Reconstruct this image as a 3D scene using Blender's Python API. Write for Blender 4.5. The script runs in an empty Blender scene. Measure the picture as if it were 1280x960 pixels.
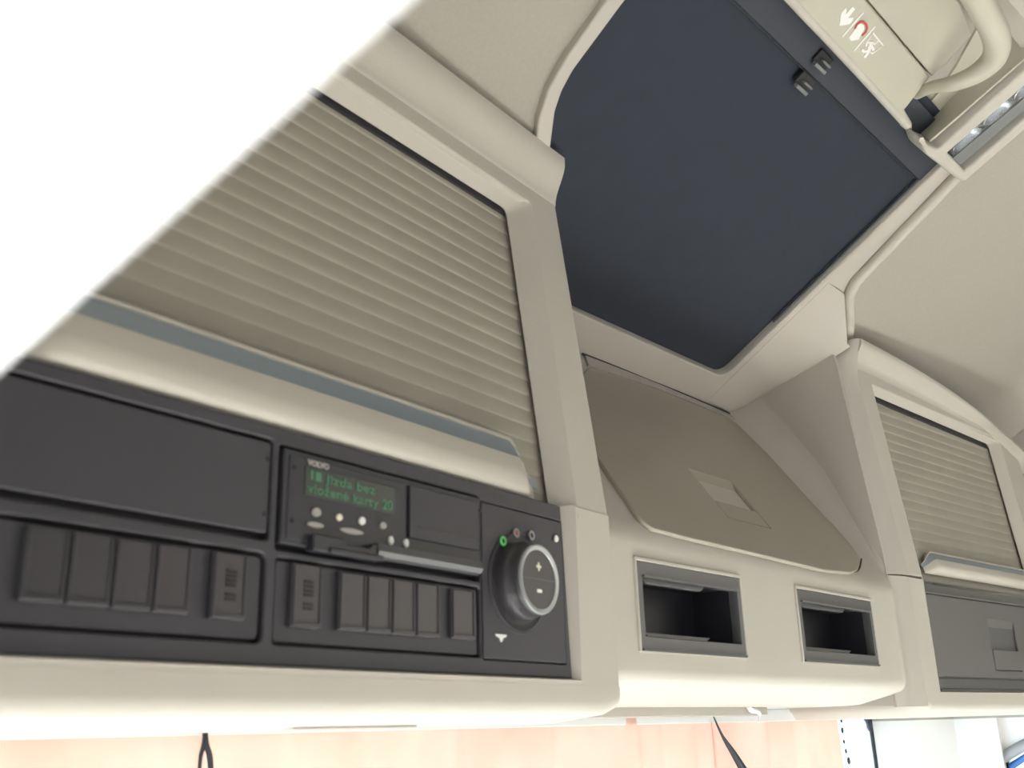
import bpy, bmesh, math, random
from mathutils import Vector as V, Matrix
random.seed(4)
C = bpy.context.scene.collection
rad = math.radians

# ------------------------------------------------------------------ place and viewpoint
O = V((-1.0, 0.0, 1.65))                     # the eye of the photographer, in the open door of the cab
RX = V((0.66166, 0.22432, 0.71546)); RY = V((-0.74934, 0.23129, 0.62048)); RZ = V((-0.02629, -0.94667, 0.32113))
RX.normalize(); RY = (RY - RX*RY.dot(RX)).normalized(); RZ = RX.cross(RY) if RX.cross(RY).dot(RZ) > 0 else -RX.cross(RY)
FOC = 1280.0
def ray(x, y):
    c = V(((x-640)/FOC, (y-480)/FOC, 1.0)); return V((RX.dot(c), RY.dot(c), RZ.dot(c)))
class Pl:                                    # a real plane of the cab: origin, right, up, n (into the cab)
    def __init__(s, o, u, v):
        s.o = V(o); s.u = V(u).normalized(); s.v = V(v).normalized(); s.n = s.u.cross(s.v).normalized()
        if s.n.dot(s.o) > 0: s.n = -s.n
    def at(s, x, y, off=0.0):
        o = s.o + s.n*off; r = ray(x, y); p = r*(o.dot(s.n)/r.dot(s.n)); return ((p-o).dot(s.u), (p-o).dot(s.v))
    def w(s, a, b, off=0.0): return s.o + s.u*a + s.v*b + s.n*off
    def pts(s, l, off=0.0): return [s.at(x, y, off) for x, y in l]
    def rect(s, tl, br, off=0.0):
        a = s.at(*tl, off); b = s.at(*br, off); return (a[0], b[1], b[0], a[1])    # s0,t0,s1,t1
yl, yr, rs, tl_ = rad(5.43), rad(6.06), rad(31), rad(7)
ZZ = V((0, 0, 1))
UL = V((math.cos(yl), math.sin(yl), 0)); AL = V((-math.sin(yl), math.cos(yl), 0))
UR = V((math.cos(yr), -math.sin(yr), 0)); AR = V((math.sin(yr), math.cos(yr), 0))
PL = Pl(ray(358, 560)*0.5835, UL, ZZ)                                   # left unit, lower face
PLu = Pl((PL.o.x, PL.o.y, 0.165), UL, ZZ*math.cos(tl_)+AL*math.sin(tl_))   # left unit, shutter face, leaning back
_r = ray(1150, 700); _r = _r*(0.485/_r.y)
PR = Pl(_r, UR, ZZ)
tr_ = rad(6.5)
PRu = Pl((_r.x, _r.y, 0.175), UR, ZZ*math.cos(tr_)+AR*math.sin(tr_))
PC = Pl((0, 0.5015, 0), (1, 0, 0), ZZ)                                  # centre unit front
LIDA = math.atan2(0.425-0.165, 0.69-0.5045)
PD = Pl((0, 0.5045, 0.165), (1, 0, 0), (0, math.cos(LIDA), math.sin(LIDA)))
PF = Pl((0, 0.685, 0.4326), (1, 0, 0), (0, -math.cos(rs), math.sin(rs)))   # sloping roof
PK = Pl((1.29, 0, 0), (0, -1, 0), ZZ)                                   # cheek of the right unit, faces left

# ------------------------------------------------------------------ materials
def mat(name, col, rough=0.6, bump=0.0, bscale=400, var=0.0, vscale=8, metal=0.0, trans=0.0, spec=0.5, emit=None, coat=0.0):
    m = bpy.data.materials.new(name); m.use_nodes = True; nt = m.node_tree; b = nt.nodes['Principled BSDF']
    b.inputs['Base Color'].default_value = (*col, 1); b.inputs['Roughness'].default_value = rough
    b.inputs['Metallic'].default_value = metal; b.inputs['Specular IOR Level'].default_value = spec
    b.inputs['Transmission Weight'].default_value = trans; b.inputs['Coat Weight'].default_value = coat
    tc = nt.nodes.new('ShaderNodeTexCoord')
    if bump:
        n = nt.nodes.new('ShaderNodeTexNoise'); n.inputs['Scale'].default_value = bscale; n.inputs['Detail'].default_value = 4
        nt.links.new(tc.outputs['Object'], n.inputs['Vector'])
        bp = nt.nodes.new('ShaderNodeBump'); bp.inputs['Strength'].default_value = bump; bp.inputs['Distance'].default_value = 0.001
        nt.links.new(n.outputs['Fac'], bp.inputs['Height']); nt.links.new(bp.outputs['Normal'], b.inputs['Normal'])
    if var:
        n = nt.nodes.new('ShaderNodeTexNoise'); n.inputs['Scale'].default_value = vscale; n.inputs['Detail'].default_value = 5
        nt.links.new(tc.outputs['Object'], n.inputs['Vector'])
        r = nt.nodes.new('ShaderNodeValToRGB')
        r.color_ramp.elements[0].position = .3; r.color_ramp.elements[1].position = .7
        r.color_ramp.elements[0].color = (*[c*(1-var) for c in col], 1); r.color_ramp.elements[1].color = (*[min(1, c*(1+var)) for c in col], 1)
        nt.links.new(n.outputs['Fac'], r.inputs['Fac']); nt.links.new(r.outputs['Color'], b.inputs['Base Color'])
    if emit: b.inputs['Emission Color'].default_value = (*emit[:3], 1); b.inputs['Emission Strength'].default_value = emit[3]
    return m
BEIGE = mat('beige_plastic', (.47, .44, .375), .55, .25, 900, .03)
BEIGE2 = mat('warm_beige_plastic', (.44, .405, .35), .6, .25, 900, .03)
TRIM = mat('console_plastic', (.44, .42, .33), .5, .2, 900, .03)
SHUT = mat('shutter_slats', (.32, .295, .24), .55, .2, 700, .05, 14)
FABRIC = mat('headlining_fabric', (.365, .34, .29), .95, .35, 1100, .03, 300, spec=.1)
FABRICB = mat('grey_beige_lining', (.40, .37, .325), .9, .6, 500, .04, 60, spec=.2)
LIDM = mat('lid_plastic', (.33, .30, .235), .5, .15, 900, .03)
BLIND = mat('blind_cloth', (.026, .031, .042), .8, .3, 900, .05, 40, spec=.3)
BLINDR = mat('blind_rail', (.028, .033, .044), .55, .1, 900)
DARK = mat('charcoal_plastic', (.044, .042, .048), .42, .35, 1200, .04, 20)
DARK2 = mat('charcoal_switch_plastic', (.040, .037, .041), .30, .2, 1200)
GROOVE = mat('groove_plastic', (.018, .017, .020), .6)
TACHO = mat('tachograph_plastic', (.024, .024, .030), .4, .1, 900)
BLACK = mat('black_plastic', (.008, .008, .010), .5)
GREYP = mat('grey_flap_plastic', (.105, .103, .096), .34, .25, 1200, .03)
BINF = mat('bin_frame_plastic', (.085, .085, .085), .35, .1, 900)
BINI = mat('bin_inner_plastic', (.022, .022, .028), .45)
GRIP = mat('grip_strip', (.24, .28, .30), .35, .1, 800)
SILVER = mat('satin_ring', (.40, .42, .42), .3, metal=.6)
LCD = mat('display_glass', (.030, .042, .030), .3)
GREENT = mat('display_segments', (.06, .17, .09), .4, emit=(.10, .50, .18, .03))
WHITEP = mat('white_print', (.75, .75, .70), .5)
YELP = mat('cream_print', (.70, .68, .50), .5)
REDP = mat('red_print', (.50, .06, .05), .5)
REDL = mat('red_lens', (.45, .07, .06), .3)
GREENL = mat('green_ring', (.08, .55, .12), .3, emit=(.1, .8, .15, .08))
GREYL = mat('grey_ring', (.35, .33, .30), .4)
CHROME = mat('reflector_chrome', (.85, .86, .88), .15, .6, 160, metal=1.0)
LENS = mat('lamp_lens_plastic', (.75, .78, .80), .12, .5, 220, trans=1.0)
LAMPG = mat('lamp_grey_plastic', (.16, .17, .165), .35)
WHITEC = mat('white_body_paint', (.82, .81, .80), .3, coat=.3)
GASKET = mat('rubber_gasket', (.02, .025, .035), .5)
PILL = mat('overexposed_pillar_trim', (.80, .79, .76), .5, .1, 600)  # beige pillar and side trim made near white, overexposure put into the colour
GREYS = mat('grey_window_seal', (.28, .29, .30), .5)
BLUES = mat('blue_painted_edge', (.05, .16, .45), .3)
DASHM = mat('dashboard_plastic', (.78, .78, .76), .7, .2, 300, .05)
FLOORM = mat('rubber_floor', (.16, .15, .14), .8, .3, 100, .1)
SEATM = mat('seat_fabric', (.62, .60, .55), .9, .5, 300, .1)

def curtain_mat():
    m = bpy.data.materials.new('peach_curtain_cloth'); m.use_nodes = True; nt = m.node_tree; nt.nodes.clear()
    out = nt.nodes.new('ShaderNodeOutputMaterial'); mx = nt.nodes.new('ShaderNodeMixShader'); mx.inputs[0].default_value = .40
    d = nt.nodes.new('ShaderNodeBsdfDiffuse'); t = nt.nodes.new('ShaderNodeBsdfTranslucent')
    tc = nt.nodes.new('ShaderNodeTexCoord'); n = nt.nodes.new('ShaderNodeTexNoise'); n.inputs['Scale'].default_value = 9
    r = nt.nodes.new('ShaderNodeValToRGB'); r.color_ramp.elements[0].color = (.88, .58, .48, 1); r.color_ramp.elements[1].color = (.93, .78, .70, 1)
    nt.links.new(tc.outputs['Object'], n.inputs['Vector']); nt.links.new(n.outputs['Fac'], r.inputs['Fac'])
    for s in (d, t): nt.links.new(r.outputs['Color'], s.inputs['Color'])
    nt.links.new(d.outputs[0], mx.inputs[1]); nt.links.new(t.outputs[0], mx.inputs[2]); nt.links.new(mx.outputs[0], out.inputs['Surface'])
    return m
CURT = curtain_mat()
GLASS = bpy.data.materials.new('window_glass'); GLASS.use_nodes = True
_nt = GLASS.node_tree; _nt.nodes.clear(); _o = _nt.nodes.new('ShaderNodeOutputMaterial'); _m = _nt.nodes.new('ShaderNodeMixShader'); _m.inputs[0].default_value = .06
_t = _nt.nodes.new('ShaderNodeBsdfTransparent'); _t.inputs[0].default_value = (.86, .95, 1, 1); _g = _nt.nodes.new('ShaderNodeBsdfGlossy'); _g.inputs['Roughness'].default_value = .02
_nt.links.new(_t.outputs[0], _m.inputs[1]); _nt.links.new(_g.outputs[0], _m.inputs[2]); _nt.links.new(_m.outputs[0], _o.inputs['Surface'])

# ------------------------------------------------------------------ builders
def root_loc(p):
    while p is not None and p.parent is not None: p = p.parent
    return p.location.copy() if p is not None else V((0, 0, 0))
def link(name, me, m, parent=None, smooth=30):
    """me has its vertices in eye-centred cab coordinates"""
    base = root_loc(parent) if parent is not None else None
    if base is None:
        xs = [v.co for v in me.vertices]
        lo = V((min(c[i] for c in xs) for i in range(3))); hi = V((max(c[i] for c in xs) for i in range(3)))
        base = V(((lo.x+hi.x)/2, (lo.y+hi.y)/2, lo.z)) + O
    for v in me.vertices: v.co = v.co + O - base
    me.materials.clear(); me.materials.append(m)
    o = bpy.data.objects.new(name, me); C.objects.link(o)
    if parent is None: o.location = base
    else: o.parent = parent
    if smooth is not None:
        me.shade_smooth()
        try: me.set_sharp_from_angle(angle=rad(smooth))
        except Exception: pass
    return o
def thing(name, label, cat, loc, group=None):
    o = bpy.data.objects.new(name, None); C.objects.link(o); o.location = V(loc) + O; o.empty_display_size = .05
    o['label'] = label; o['category'] = cat
    if group: o['group'] = group
    return o
def tag(o, label, cat, group=None):
    o['label'] = label; o['category'] = cat
    if group: o['group'] = group
    return o
def struct(o, label=None):
    o['kind'] = 'structure'
    if label: o['label'] = label
    return o
def rnd(poly, r, n=5):
    """round the corners of a polygon; r may be a number or a list"""
    out = []; N = len(poly)
    for i, p in enumerate(poly):
        rr = r[i] if isinstance(r, (list, tuple)) else r
        p = V(p); a = V(poly[i-1]); b = V(poly[(i+1) % N]); da = (a-p); db = (b-p)
        q = min(rr, da.length*.49, db.length*.49)
        if q < 1e-5: out.append(tuple(p)); continue
        s = p + da.normalized()*q; e = p + db.normalized()*q
        for k in range(n+1):
            t = k/n; out.append(tuple(s*(1-t)**2 + p*2*t*(1-t) + e*t*t))
    return out
def rc(s0, t0, s1, t1, g=0.0): return [(s0-g, t0-g), (s1+g, t0-g), (s1+g, t1+g), (s0-g, t1+g)]
def plate_me(loops, depth, bev=0.0006):
    cu = bpy.data.curves.new('tmp', 'CURVE'); cu.dimensions = '2D'; cu.fill_mode = 'BOTH'
    for lp in loops:
        sp = cu.splines.new('POLY'); sp.points.add(len(lp)-1)
        for i, p in enumerate(lp): sp.points[i].co = (p[0], p[1], 0, 1)
        sp.use_cyclic_u = True
    bev = min(bev, depth*.45); cu.extrude = depth/2-bev; cu.bevel_depth = bev; cu.offset = -bev; cu.bevel_resolution = 2
    o = bpy.data.objects.new('tmp', cu); C.objects.link(o)
    dg = bpy.context.evaluated_depsgraph_get(); dg.update()
    me = bpy.data.meshes.new_from_object(o.evaluated_get(dg)); bpy.data.objects.remove(o); bpy.data.curves.remove(cu)
    return me
def to_plane(me, P, front):
    """local z=+ is towards the cab; 'front' = offset of the local z=0"""
    flip = P.u.cross(P.v).dot(P.n) < 0
    for v in me.vertices: v.co = P.w(v.co.x, v.co.y, v.co.z + front)
    if flip: me.flip_normals()
    return me
def plate(name, P, loops, front, depth, m, parent=None, bev=0.0006, smooth=35):
    me = plate_me(loops, depth, bev); to_plane(me, P, front-depth/2)
    return link(name, me, m, parent, smooth)
def grid(name, rows, m, parent=None, thick=0.0, cut=None, smooth=40, closed=False):
    """rows: list of rows of eye-centred points"""
    bm = bmesh.new(); vs = [[bm.verts.new(p) for p in r] for r in rows]
    for i in range(len(rows)-1):
        n = len(rows[i])
        for j in range(n if closed else n-1):
            if cut and cut(i, j): continue
            bm.faces.new((vs[i][j], vs[i][(j+1) % n], vs[i+1][(j+1) % n], vs[i+1][j]))
    bmesh.ops.recalc_face_normals(bm, faces=bm.faces)
    if closed:
        for r in (vs[0], vs[-1]):
            try: bm.faces.new(r)
            except Exception: pass
        bmesh.ops.recalc_face_normals(bm, faces=bm.faces)
    if thick:
        g = bmesh.ops.solidify(bm, geom=bm.faces[:], thickness=thick)
    me = bpy.data.meshes.new(name); bm.to_mesh(me); bm.free()
    return link(name, me, m, parent, smooth)
def sweep(name, P, prof, s0, s1, m, parent=None, n=2, sfun=None, cap=True, smooth=40):
    """profile [(t, off)] closed loop swept along the plane's right direction"""
    rows = []
    for k in range(n):
        a = s0 + (s1-s0)*k/(n-1)
        pr = sfun(a, prof) if sfun else prof
        rows.append([P.w(a, t, f) for t, f in pr])
    return grid(name, rows, m, parent, smooth=smooth, closed=True)
def tube(name, pts, radii, m, parent=None, seg=14, sub=6, flat=1.0, smooth=60):
    P = [V(p) for p in pts]; path = []; rr = []
    for i in range(len(P)-1):
        p0 = P[max(i-1, 0)]; p1 = P[i]; p2 = P[i+1]; p3 = P[min(i+2, len(P)-1)]
        for k in range(sub):
            t = k/sub; path.append(.5*((2*p1)+(p2-p0)*t+(2*p0-5*p1+4*p2-p3)*t*t+(-p0+3*p1-3*p2+p3)*t**3))
            rr.append(radii[i]*(1-t)+radii[i+1]*t)
    path.append(P[-1]); rr.append(radii[-1])
    rows = []; up = V((.3, .2, 1)).normalized()
    for i, p in enumerate(path):
        d = (path[min(i+1, len(path)-1)]-path[max(i-1, 0)]).normalized()
        a = d.cross(up).normalized(); b = a.cross(d).normalized(); up = b
        rows.append([p + (a*math.cos(2*math.pi*k/seg)+b*math.sin(2*math.pi*k/seg)*flat)*rr[i] for k in range(seg)])
    return grid(name, rows, m, parent, smooth=smooth, closed=True)
def lathe(name, P, c, prof, m, parent=None, seg=48, cshift=None):
    """prof [(r, off)] around plane point c"""
    rows = []
    for r, f in prof:
        rows.append([P.w(c[0]+r*math.cos(2*math.pi*k/seg), c[1]+r*math.sin(2*math.pi*k/seg), f) for k in range(seg)])
    return grid(name, rows, m, parent, closed=True, smooth=35)
def disc(c, r, n=20, sx=1.0): return [(c[0]+r*sx*math.cos(2*math.pi*k/n), c[1]+r*math.sin(2*math.pi*k/n)) for k in range(n)]
def text(name, P, c, body, h, m, parent, front=0.0005, depth=.0004, width=None, rot=0, bold=0.0):
    cu = bpy.data.curves.new('tmp', 'FONT'); cu.body = body; cu.size = h; cu.extrude = depth/2; cu.offset = bold
    o = bpy.data.objects.new('tmp', cu); C.objects.link(o)
    dg = bpy.context.evaluated_depsgraph_get(); dg.update()
    me = bpy.data.meshes.new_from_object(o.evaluated_get(dg)); bpy.data.objects.remove(o); bpy.data.curves.remove(cu)
    xs = [v.co.x for v in me.vertices]; x0 = min(xs); w = max(xs)-x0; k = (width/w) if width else 1
    cr, sr = math.cos(rot), math.sin(rot)
    for v in me.vertices:
        x = (v.co.x-x0)*k; y = v.co.y; v.co.x = c[0]+x*cr-y*sr; v.co.y = c[1]+x*sr+y*cr
    to_plane(me, P, front); return link(name, me, m, parent, None)
def join(name, objs, parent=None):
    """merge several freshly built meshes of one part into one"""
    bm = bmesh.new(); mats = []
    a = objs[0]
    for o in objs:
        me = o.data; mi = len(mats)
        mats.append(me.materials[0])
        if o is not a:
            d = o.location - a.location if o.parent is None else V((0, 0, 0))
            for v in me.vertices: v.co = v.co + d
        for p in me.polygons: p.material_index = mi
        bm.from_mesh(me)
    me = bpy.data.meshes.new(name); bm.to_mesh(me); bm.free()
    for m in mats: me.materials.append(m)
    me2 = a.data; a.data = me; a.name = name
    for o in objs[1:]: bpy.data.objects.remove(o)
    return a
def bezel_ring(name, P, outer, inner, f0, f1, m, parent=None, smooth=35, skip=()):
    """strip between two loops of the same length at different offsets"""
    rows = [[P.w(a, b, f0) for a, b in outer], [P.w(a, b, f1) for a, b in inner]]
    bm = bmesh.new(); vs = [[bm.verts.new(p) for p in r] for r in rows]; n = len(outer)
    for j in range(n):
        if j not in skip: bm.faces.new((vs[0][j], vs[0][(j+1) % n], vs[1][(j+1) % n], vs[1][j]))
    bmesh.ops.recalc_face_normals(bm, faces=bm.faces)
    bmesh.ops.solidify(bm, geom=bm.faces[:], thickness=.0015)
    me = bpy.data.meshes.new(name); bm.to_mesh(me); bm.free()
    return link(name, me, m, parent, smooth)
def latch_recess(name, P, s0, t0, s1, t1, depth, m, parent):
    """pocket whose floor slopes from the top edge down to full depth at the bottom edge"""
    bm = bmesh.new()
    A = bm.verts.new(P.w(s0, t1, 0)); B = bm.verts.new(P.w(s1, t1, 0)); Cc = bm.verts.new(P.w(s1, t0, -depth)); D = bm.verts.new(P.w(s0, t0, -depth))
    E = bm.verts.new(P.w(s0, t0, 0)); Fv = bm.verts.new(P.w(s1, t0, 0))
    bm.faces.new((A, B, Cc, D)); bm.faces.new((A, D, E)); bm.faces.new((B, Fv, Cc)); bm.faces.new((D, Cc, Fv, E))
    bmesh.ops.recalc_face_normals(bm, faces=bm.faces)
    me = bpy.data.meshes.new(name); bm.to_mesh(me); bm.free()
    return link(name, me, m, parent, 20)

def slats(name, P, s0, s1, t0, t1, off, pitch, m, parent):
    rows = []; n = int(round((t1-t0)/pitch)); p = (t1-t0)/n
    for i in range(n):
        b = t0 + i*p
        for f, o in ((0.0, .0), (.06, .0006), (.15, .00085), (.4, .0008), (.7, .0005), (.92, .0001), (.99, .0)):
            rows.append([P.w(s, b+f*p, off+o) for s in (s0, (s0+s1)/2, s1)])
    return grid(name, rows, m, parent, thick=.001, smooth=50)

# ================================================================== LEFT LOCKER
locL = thing('overhead_locker', 'left beige overhead locker with closed slatted shutter above dark instrument fascia', 'cabinet', PL.w(.1, -.155, -.1))
S0 = -.34                                        # far left end, outside the frame
# upper frame: face with ridge opening, then inner bevel down to the shutter
outer = [(S0, .315), (S0, .0015), (S0+.06, .0015), (S0+.06, .300)] + rnd([(S0, 0), (.312, .300), (.308, 0)], [0, .012, 0])[1:-1] + [(.308, .0015), (.358, .0015), (.3565, .315)]
upf = plate('upper_frame', PLu, [outer], 0, .03, BEIGE, locL, .002)
ir = rnd([(S0+.085, -.004), (.2915, -.004), (.2915, .2885), (S0+.085, .2885)], [.0, .0, .010, .010])
orr = rnd([(S0+.058, -.004), (.310, -.004), (.314, .302), (S0+.058, .302)], [.0, .0, .012, .012])
bz = bezel_ring('tmp', PLu, orr, ir, -.001, -.016, BEIGE, locL, skip=(0,))
def crown(P, s0, s1, m, parent, tbase, top, n, o_tip=.018):
    rows = []
    for k in range(n):
        a = s0 + (s1-s0)*k/(n-1); tt = top(a)
        pr = [(tbase, -.001), (tbase+.001, 0)]
        for q in range(1, 9):
            x = q/8; pr.append((tbase+(tt-.006-tbase)*x, o_tip*(x*x*(3-2*x))**1.0))
        pr += [(tt-.002, o_tip+.0005), (tt, o_tip-.003), (tt+.001, o_tip-.008), (tt-.002, -.07), (tbase, -.07)]
        rows.append([P.w(a, t, f) for t, f in pr])
    return grid('crown', rows, m, parent, closed=True, smooth=50)
cr = crown(PLu, S0, .3565, BEIGE, locL, .312, lambda a: .361, 3)
join('upper_frame', [upf, bz, cr])
sh = slats('roller_shutter', PLu, S0+.06, .300, .004, .2920, -.0205, .0144, SHUT, locL)
gap = sweep('shutter_slot', PLu, [(.2825, -.0205), (.2825, -.0165), (.2900, -.0165), (.2900, -.0205)], S0+.06, .2915, GROOVE, sh)
# pull bar on the lowest slat
def bar(P, s0, s1, t0, t1, parent, end=.03, base=-.013, o=.014, m2=BEIGE):
    hgt = t1-t0
    pr = [(t0, base), (t0+.002, base+o*.75), (t0+.006, base+o), (t0+hgt*.35, base+o*1.02), (t0+hgt*.62, base+o*.85), (t0+hgt*.62, base)]
    def taper(a, prof):
        x = min((a-s0)/end, (s1-a)/end, 1.0); x = max(x, 0.0); k = x*x*(3-2*x)
        return [(t0+(t-t0)*(.45+.55*k), base+(f-base)*(k*.95+.05)) for t, f in prof]
    n = 60
    h = sweep('pull_bar', P, pr, s0, s1, m2, parent, n, taper, smooth=50)
    pr2 = [(t0+hgt*.60, base), (t0+hgt*.62, base+o*.80), (t0+hgt*.93, base+o*.35), (t1-.0008, base+o*.30), (t1, base)]
    g = sweep('grip_strip', P, pr2, s0-.004, s1+.006, GRIP, h, n, taper, smooth=30)
    g['label'] = 'grey blue strip along the bar'
    lip = sweep('tmp', P, [(t1-.0015, base), (t1-.0015, base+o*.42), (t1+.0008, base+o*.42), (t1+.0008, base)], s0, s1, BEIGE, g, n, taper)
    join('grip_strip', [g, lip])
    return h
_a = PLu.at(662, 607, -.003); _b = PLu.at(300, 457, -.003)
bar(PLu, -.165, .267, .005, .051, sh)
# lower frame
lo_out = [(S0, -.125), (.3600, -.125), (.3585, .0145), (S0, .0145)]
lo_in = rnd([(S0+.06, -.122), (.302, -.122), (.305, .0085), (S0+.06, .0085)], [.0, .004, .0, 0])
lof = plate('lower_frame', PL, [[(S0, .0145), (S0, -.125), (.3600, -.125), (.3585, .0145), (.305, .0145), (.302, -.1205), (S0+.06, -.1205), (S0+.06, .0145)]], 0, .03, BEIGE, locL, .0012)
bz2 = bezel_ring('tmp', PL, [(S0+.058, -.1225), (.3035, -.1225), (.3065, .0150), (S0+.058, .0150)], [(S0+.085, -.1195), (.2965, -.1195), (.2895, .0125), (S0+.085, .0125)], -.0008, -.0105, BEIGE2, locL, skip=(2,))
# rounded bottom lip and underside, closed by a rounded corner at the right end
def lip(P, s0, s1, t0, r, zb, m, parent, n=10, rc_end=.02, back=-.30, ends=(False, True)):
    rows = []; n = 40
    for k in range(n):
        a = s0 + (s1-s0)*k/(n-1)
        x = min(1.0, (s1-a)/rc_end if ends[1] else 1.0, (a-s0)/rc_end if ends[0] else 1.0); x = max(0.0, x)
        lift = (1-math.sqrt(max(0, 1-(1-x)**2)))*rc_end*.6
        q_ = min(.012, r*.45); tk = t0-(t0-zb)*.40
        pr = [(t0, -.02), (t0, 0), (tk+lift*.4, 0)]
        for q in range(1, 7):
            an = rad(62)*q/6; pr.append((tk+lift*.4-q_*math.sin(an), -q_*(1-math.cos(an))))
        pr += [(zb+lift+.0012, -r*1.7), (zb+lift, -r*2.0), (zb+lift, back), (zb+lift+.01, back), (zb+lift+.016, -r-.03)]
        rows.append([P.w(a, t, f) for t, f in pr])
    return grid('tmp', rows, m, parent, closed=True, smooth=60)
lp = lip(PL, S0, .3600, -.1245, .026, -.1515, BEIGE, locL)
join('lower_frame', [lof, bz2, lp])
slot = plate('underside_gap_shade', Pl(PL.w(0, -.1518, -.045), UL, AL), [[(.055, .0), (.165, .0), (.170, .035), (.055, .035)]], 0, .0012, FABRICB, locL, .0002)  # flat grey strip, the shade of a gap put into its colour
slot['label'] = 'flat grey strip coloured as a shadowed gap in the underside'

# ------------------------------------------------------------------ dark fascia of the left locker
fas = thing('instrument_fascia', 'long charcoal plastic fascia with switch blanks below the left shutter', 'control panel', PL.w(.05, -.118, -.02))
LB = S0+.085
bed = plate('backing', PL, [[(LB, -.1195), (.2965, -.1195), (.2895, .0125), (LB, .0125)]], -.0105, .004, GROOVE, fas, .0004)
bay1 = rnd(rc(LB+.01, -.0535, -.0062, .0042), .003)
bay2 = rnd(rc(LB+.01, -.1085, -.0075, -.0605), .005)
bay3 = rnd(rc(-.0015, -.0575, .1835, .0025), .002)
bay4 = rnd(rc(-.0005, -.1085, .1830, -.0615), .003)
bay5 = rnd(rc(.1850, -.1095, .2885, -.0005), .0015)
plate('bezel', PL, [[(LB, -.1195), (.2962, -.1195), (.2893, .0120), (LB, .0120)], bay1, bay2, bay3, bay4, bay5], -.0035, .007, DARK, fas, .0012)
bp = plate('blank_plate', PL, [rnd(rc(LB+.012, -.0495, -.0075, .0022), .002)], -.0040, .005, DARK, fas, .0010)
for c in ((355/1, 0),):
    pass
for q in ((334.5, 573.5), (330.5, 642.5)):
    s_, t_ = PL.at(*q, -.004); x = plate('screw', PL, [disc((s_, t_), .0014, 12)], -.0036, .001, BLACK, bp, .0002)
plate('switch_holder', PL, [rnd(rc(LB+.012, -.1065, -.0095, -.0625), .004)], -.0055, .003, DARK, fas, .0006)
plate('switch_holder', PL, [rnd(rc(.0010, -.1070, .1815, -.0630), .003)], -.0055, .003, DARK, fas, .0006)
def switch(s0, t0, s1, t1, marks=False, blank_l=None):
    """rocker blank with a raised rounded face, thin bright side ribs"""
    me_rows = []; n = 9; w = s1-s0
    o = plate('switch_blank', PL, [rnd(rc(s0, t0, s1, t1), .0012)], -.0022, .004, DARK2, fas, .0010)
    rib = plate('tmp', PL, [rc(s0+.0006, t0+.001, s0+.0026, t1-.001)], -.0012, .0016, DARK2, fas, .0005)
    rib2 = plate('tmp', PL, [rc(s1-.0024, t0+.001, s1-.0008, t1-.001)], -.0014, .0014, DARK2, fas, .0005)
    low = plate('tmp', PL, [rc(s0+.001, t0+.0006, s1-.001, t0+.0030)], -.0012, .0016, DARK2, fas, .0005)
    join('switch_blank', [o, rib, rib2, low])
    if marks:
        h = t1-t0
        for k in range(7):
            if k == 4: continue
            tt = t1-h*(.28+.07*k)
            plate('vent_slit', PL, [rc(s0+w*.38, tt-.0007, s0+w*.68, tt+.0007)], -.0016, .0009, BLACK, o, .0001)
    return o
def row(tops, bots, yt, yb, marks=False):
    A = [PL.at(x, y, -.002)[0] for x, y in zip(tops, yt)]; B = [PL.at(x, y, -.002)[0] for x, y in zip(bots, yb)]
    S = [(a+b)/2 for a, b in zip(A, B)]
    T1 = sum(PL.at(x, y, -.002)[1] for x, y in zip(tops, yt))/len(tops); T0 = sum(PL.at(x, y, -.002)[1] for x, y in zip(bots, yb))/len(bots)
    for i in range(len(S)-1): switch(S[i]+.0002, T0, S[i+1]-.0002, T1, marks)
row([34, 90, 146, 198, 243], [22, 82, 138, 189, 236], [654, 662, 670, 678, 685], [750, 755, 760, 765, 769])
row([268, 312], [262, 307], [688, 693], [773, 776], True)
row([366, 405], [364, 402], [702, 708], [783, 787], True)
row([425, 459, 491, 521, 551], [423, 458, 489, 519, 550], [713, 718, 723, 727, 732], [788, 791, 793, 795, 797])
row([565, 595], [565, 594], [735, 739], [798, 800])

# ------------------------------------------------------------------ tachograph
tac = thing('tachograph', 'black tachograph with green two-line display and small buttons in the dark fascia', 'device', PL.w(.09, -.055, -.02))
tb = plate('housing', PL, [rnd(rc(.0002, -.0540, .1818, .0008), .0015)], -.0018, .009, TACHO, tac, .0010)
plate('faceplate', PL, [rnd(rc(.0040, -.0510, .1040, -.0025), .001)], -.0012, .0012, TACHO, tac, .0004)
f = -.0012
for q in ((368, 584), (365, 651), (600, 638)):
    s_, t_ = PL.at(*q, f); plate('screw', PL, [disc((s_, t_), .0013, 12)], f+.0006, .001, BLACK, tb, .0002)
A = PL.at(381, 586, f); B = PL.at(495, 608, f); D = PL.at(490, 643, f); E_ = PL.at(380, 617, f)
ds0 = (A[0]+E_[0])/2; ds1 = (B[0]+D[0])/2; dt1 = (A[1]+B[1])/2; dt0 = (D[1]+E_[1])/2
dsp = plate('display', PL, [rc(ds0, dt0, ds1, dt1)], f+.0005, .001, LCD, tac, .0002)
dw = ds1-ds0; dh = dt1-dt0
text('display_text', PL, (ds0+dw*.20, dt0+dh*.56), 'Jizda bez', dh*.46, GREENT, dsp, f+.0008, width=dw*.56, bold=.0001)
text('display_text', PL, (ds0+dw*.02, dt0+dh*.10), 'vložené karty', dh*.46, GREENT, dsp, f+.0008, width=dw*.78, bold=.0001)
plate('display_symbol', PL, [rc(ds0+dw*.05, dt0+dh*.58, ds0+dw*.08, dt0+dh*.90)], f+.0009, .0005, GREENT, dsp, .0001)
plate('display_symbol', PL, [rc(ds0+dw*.10, dt0+dh*.56, ds0+dw*.165, dt0+dh*.88)], f+.0009, .0005, GREENT, dsp, .0001)
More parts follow.
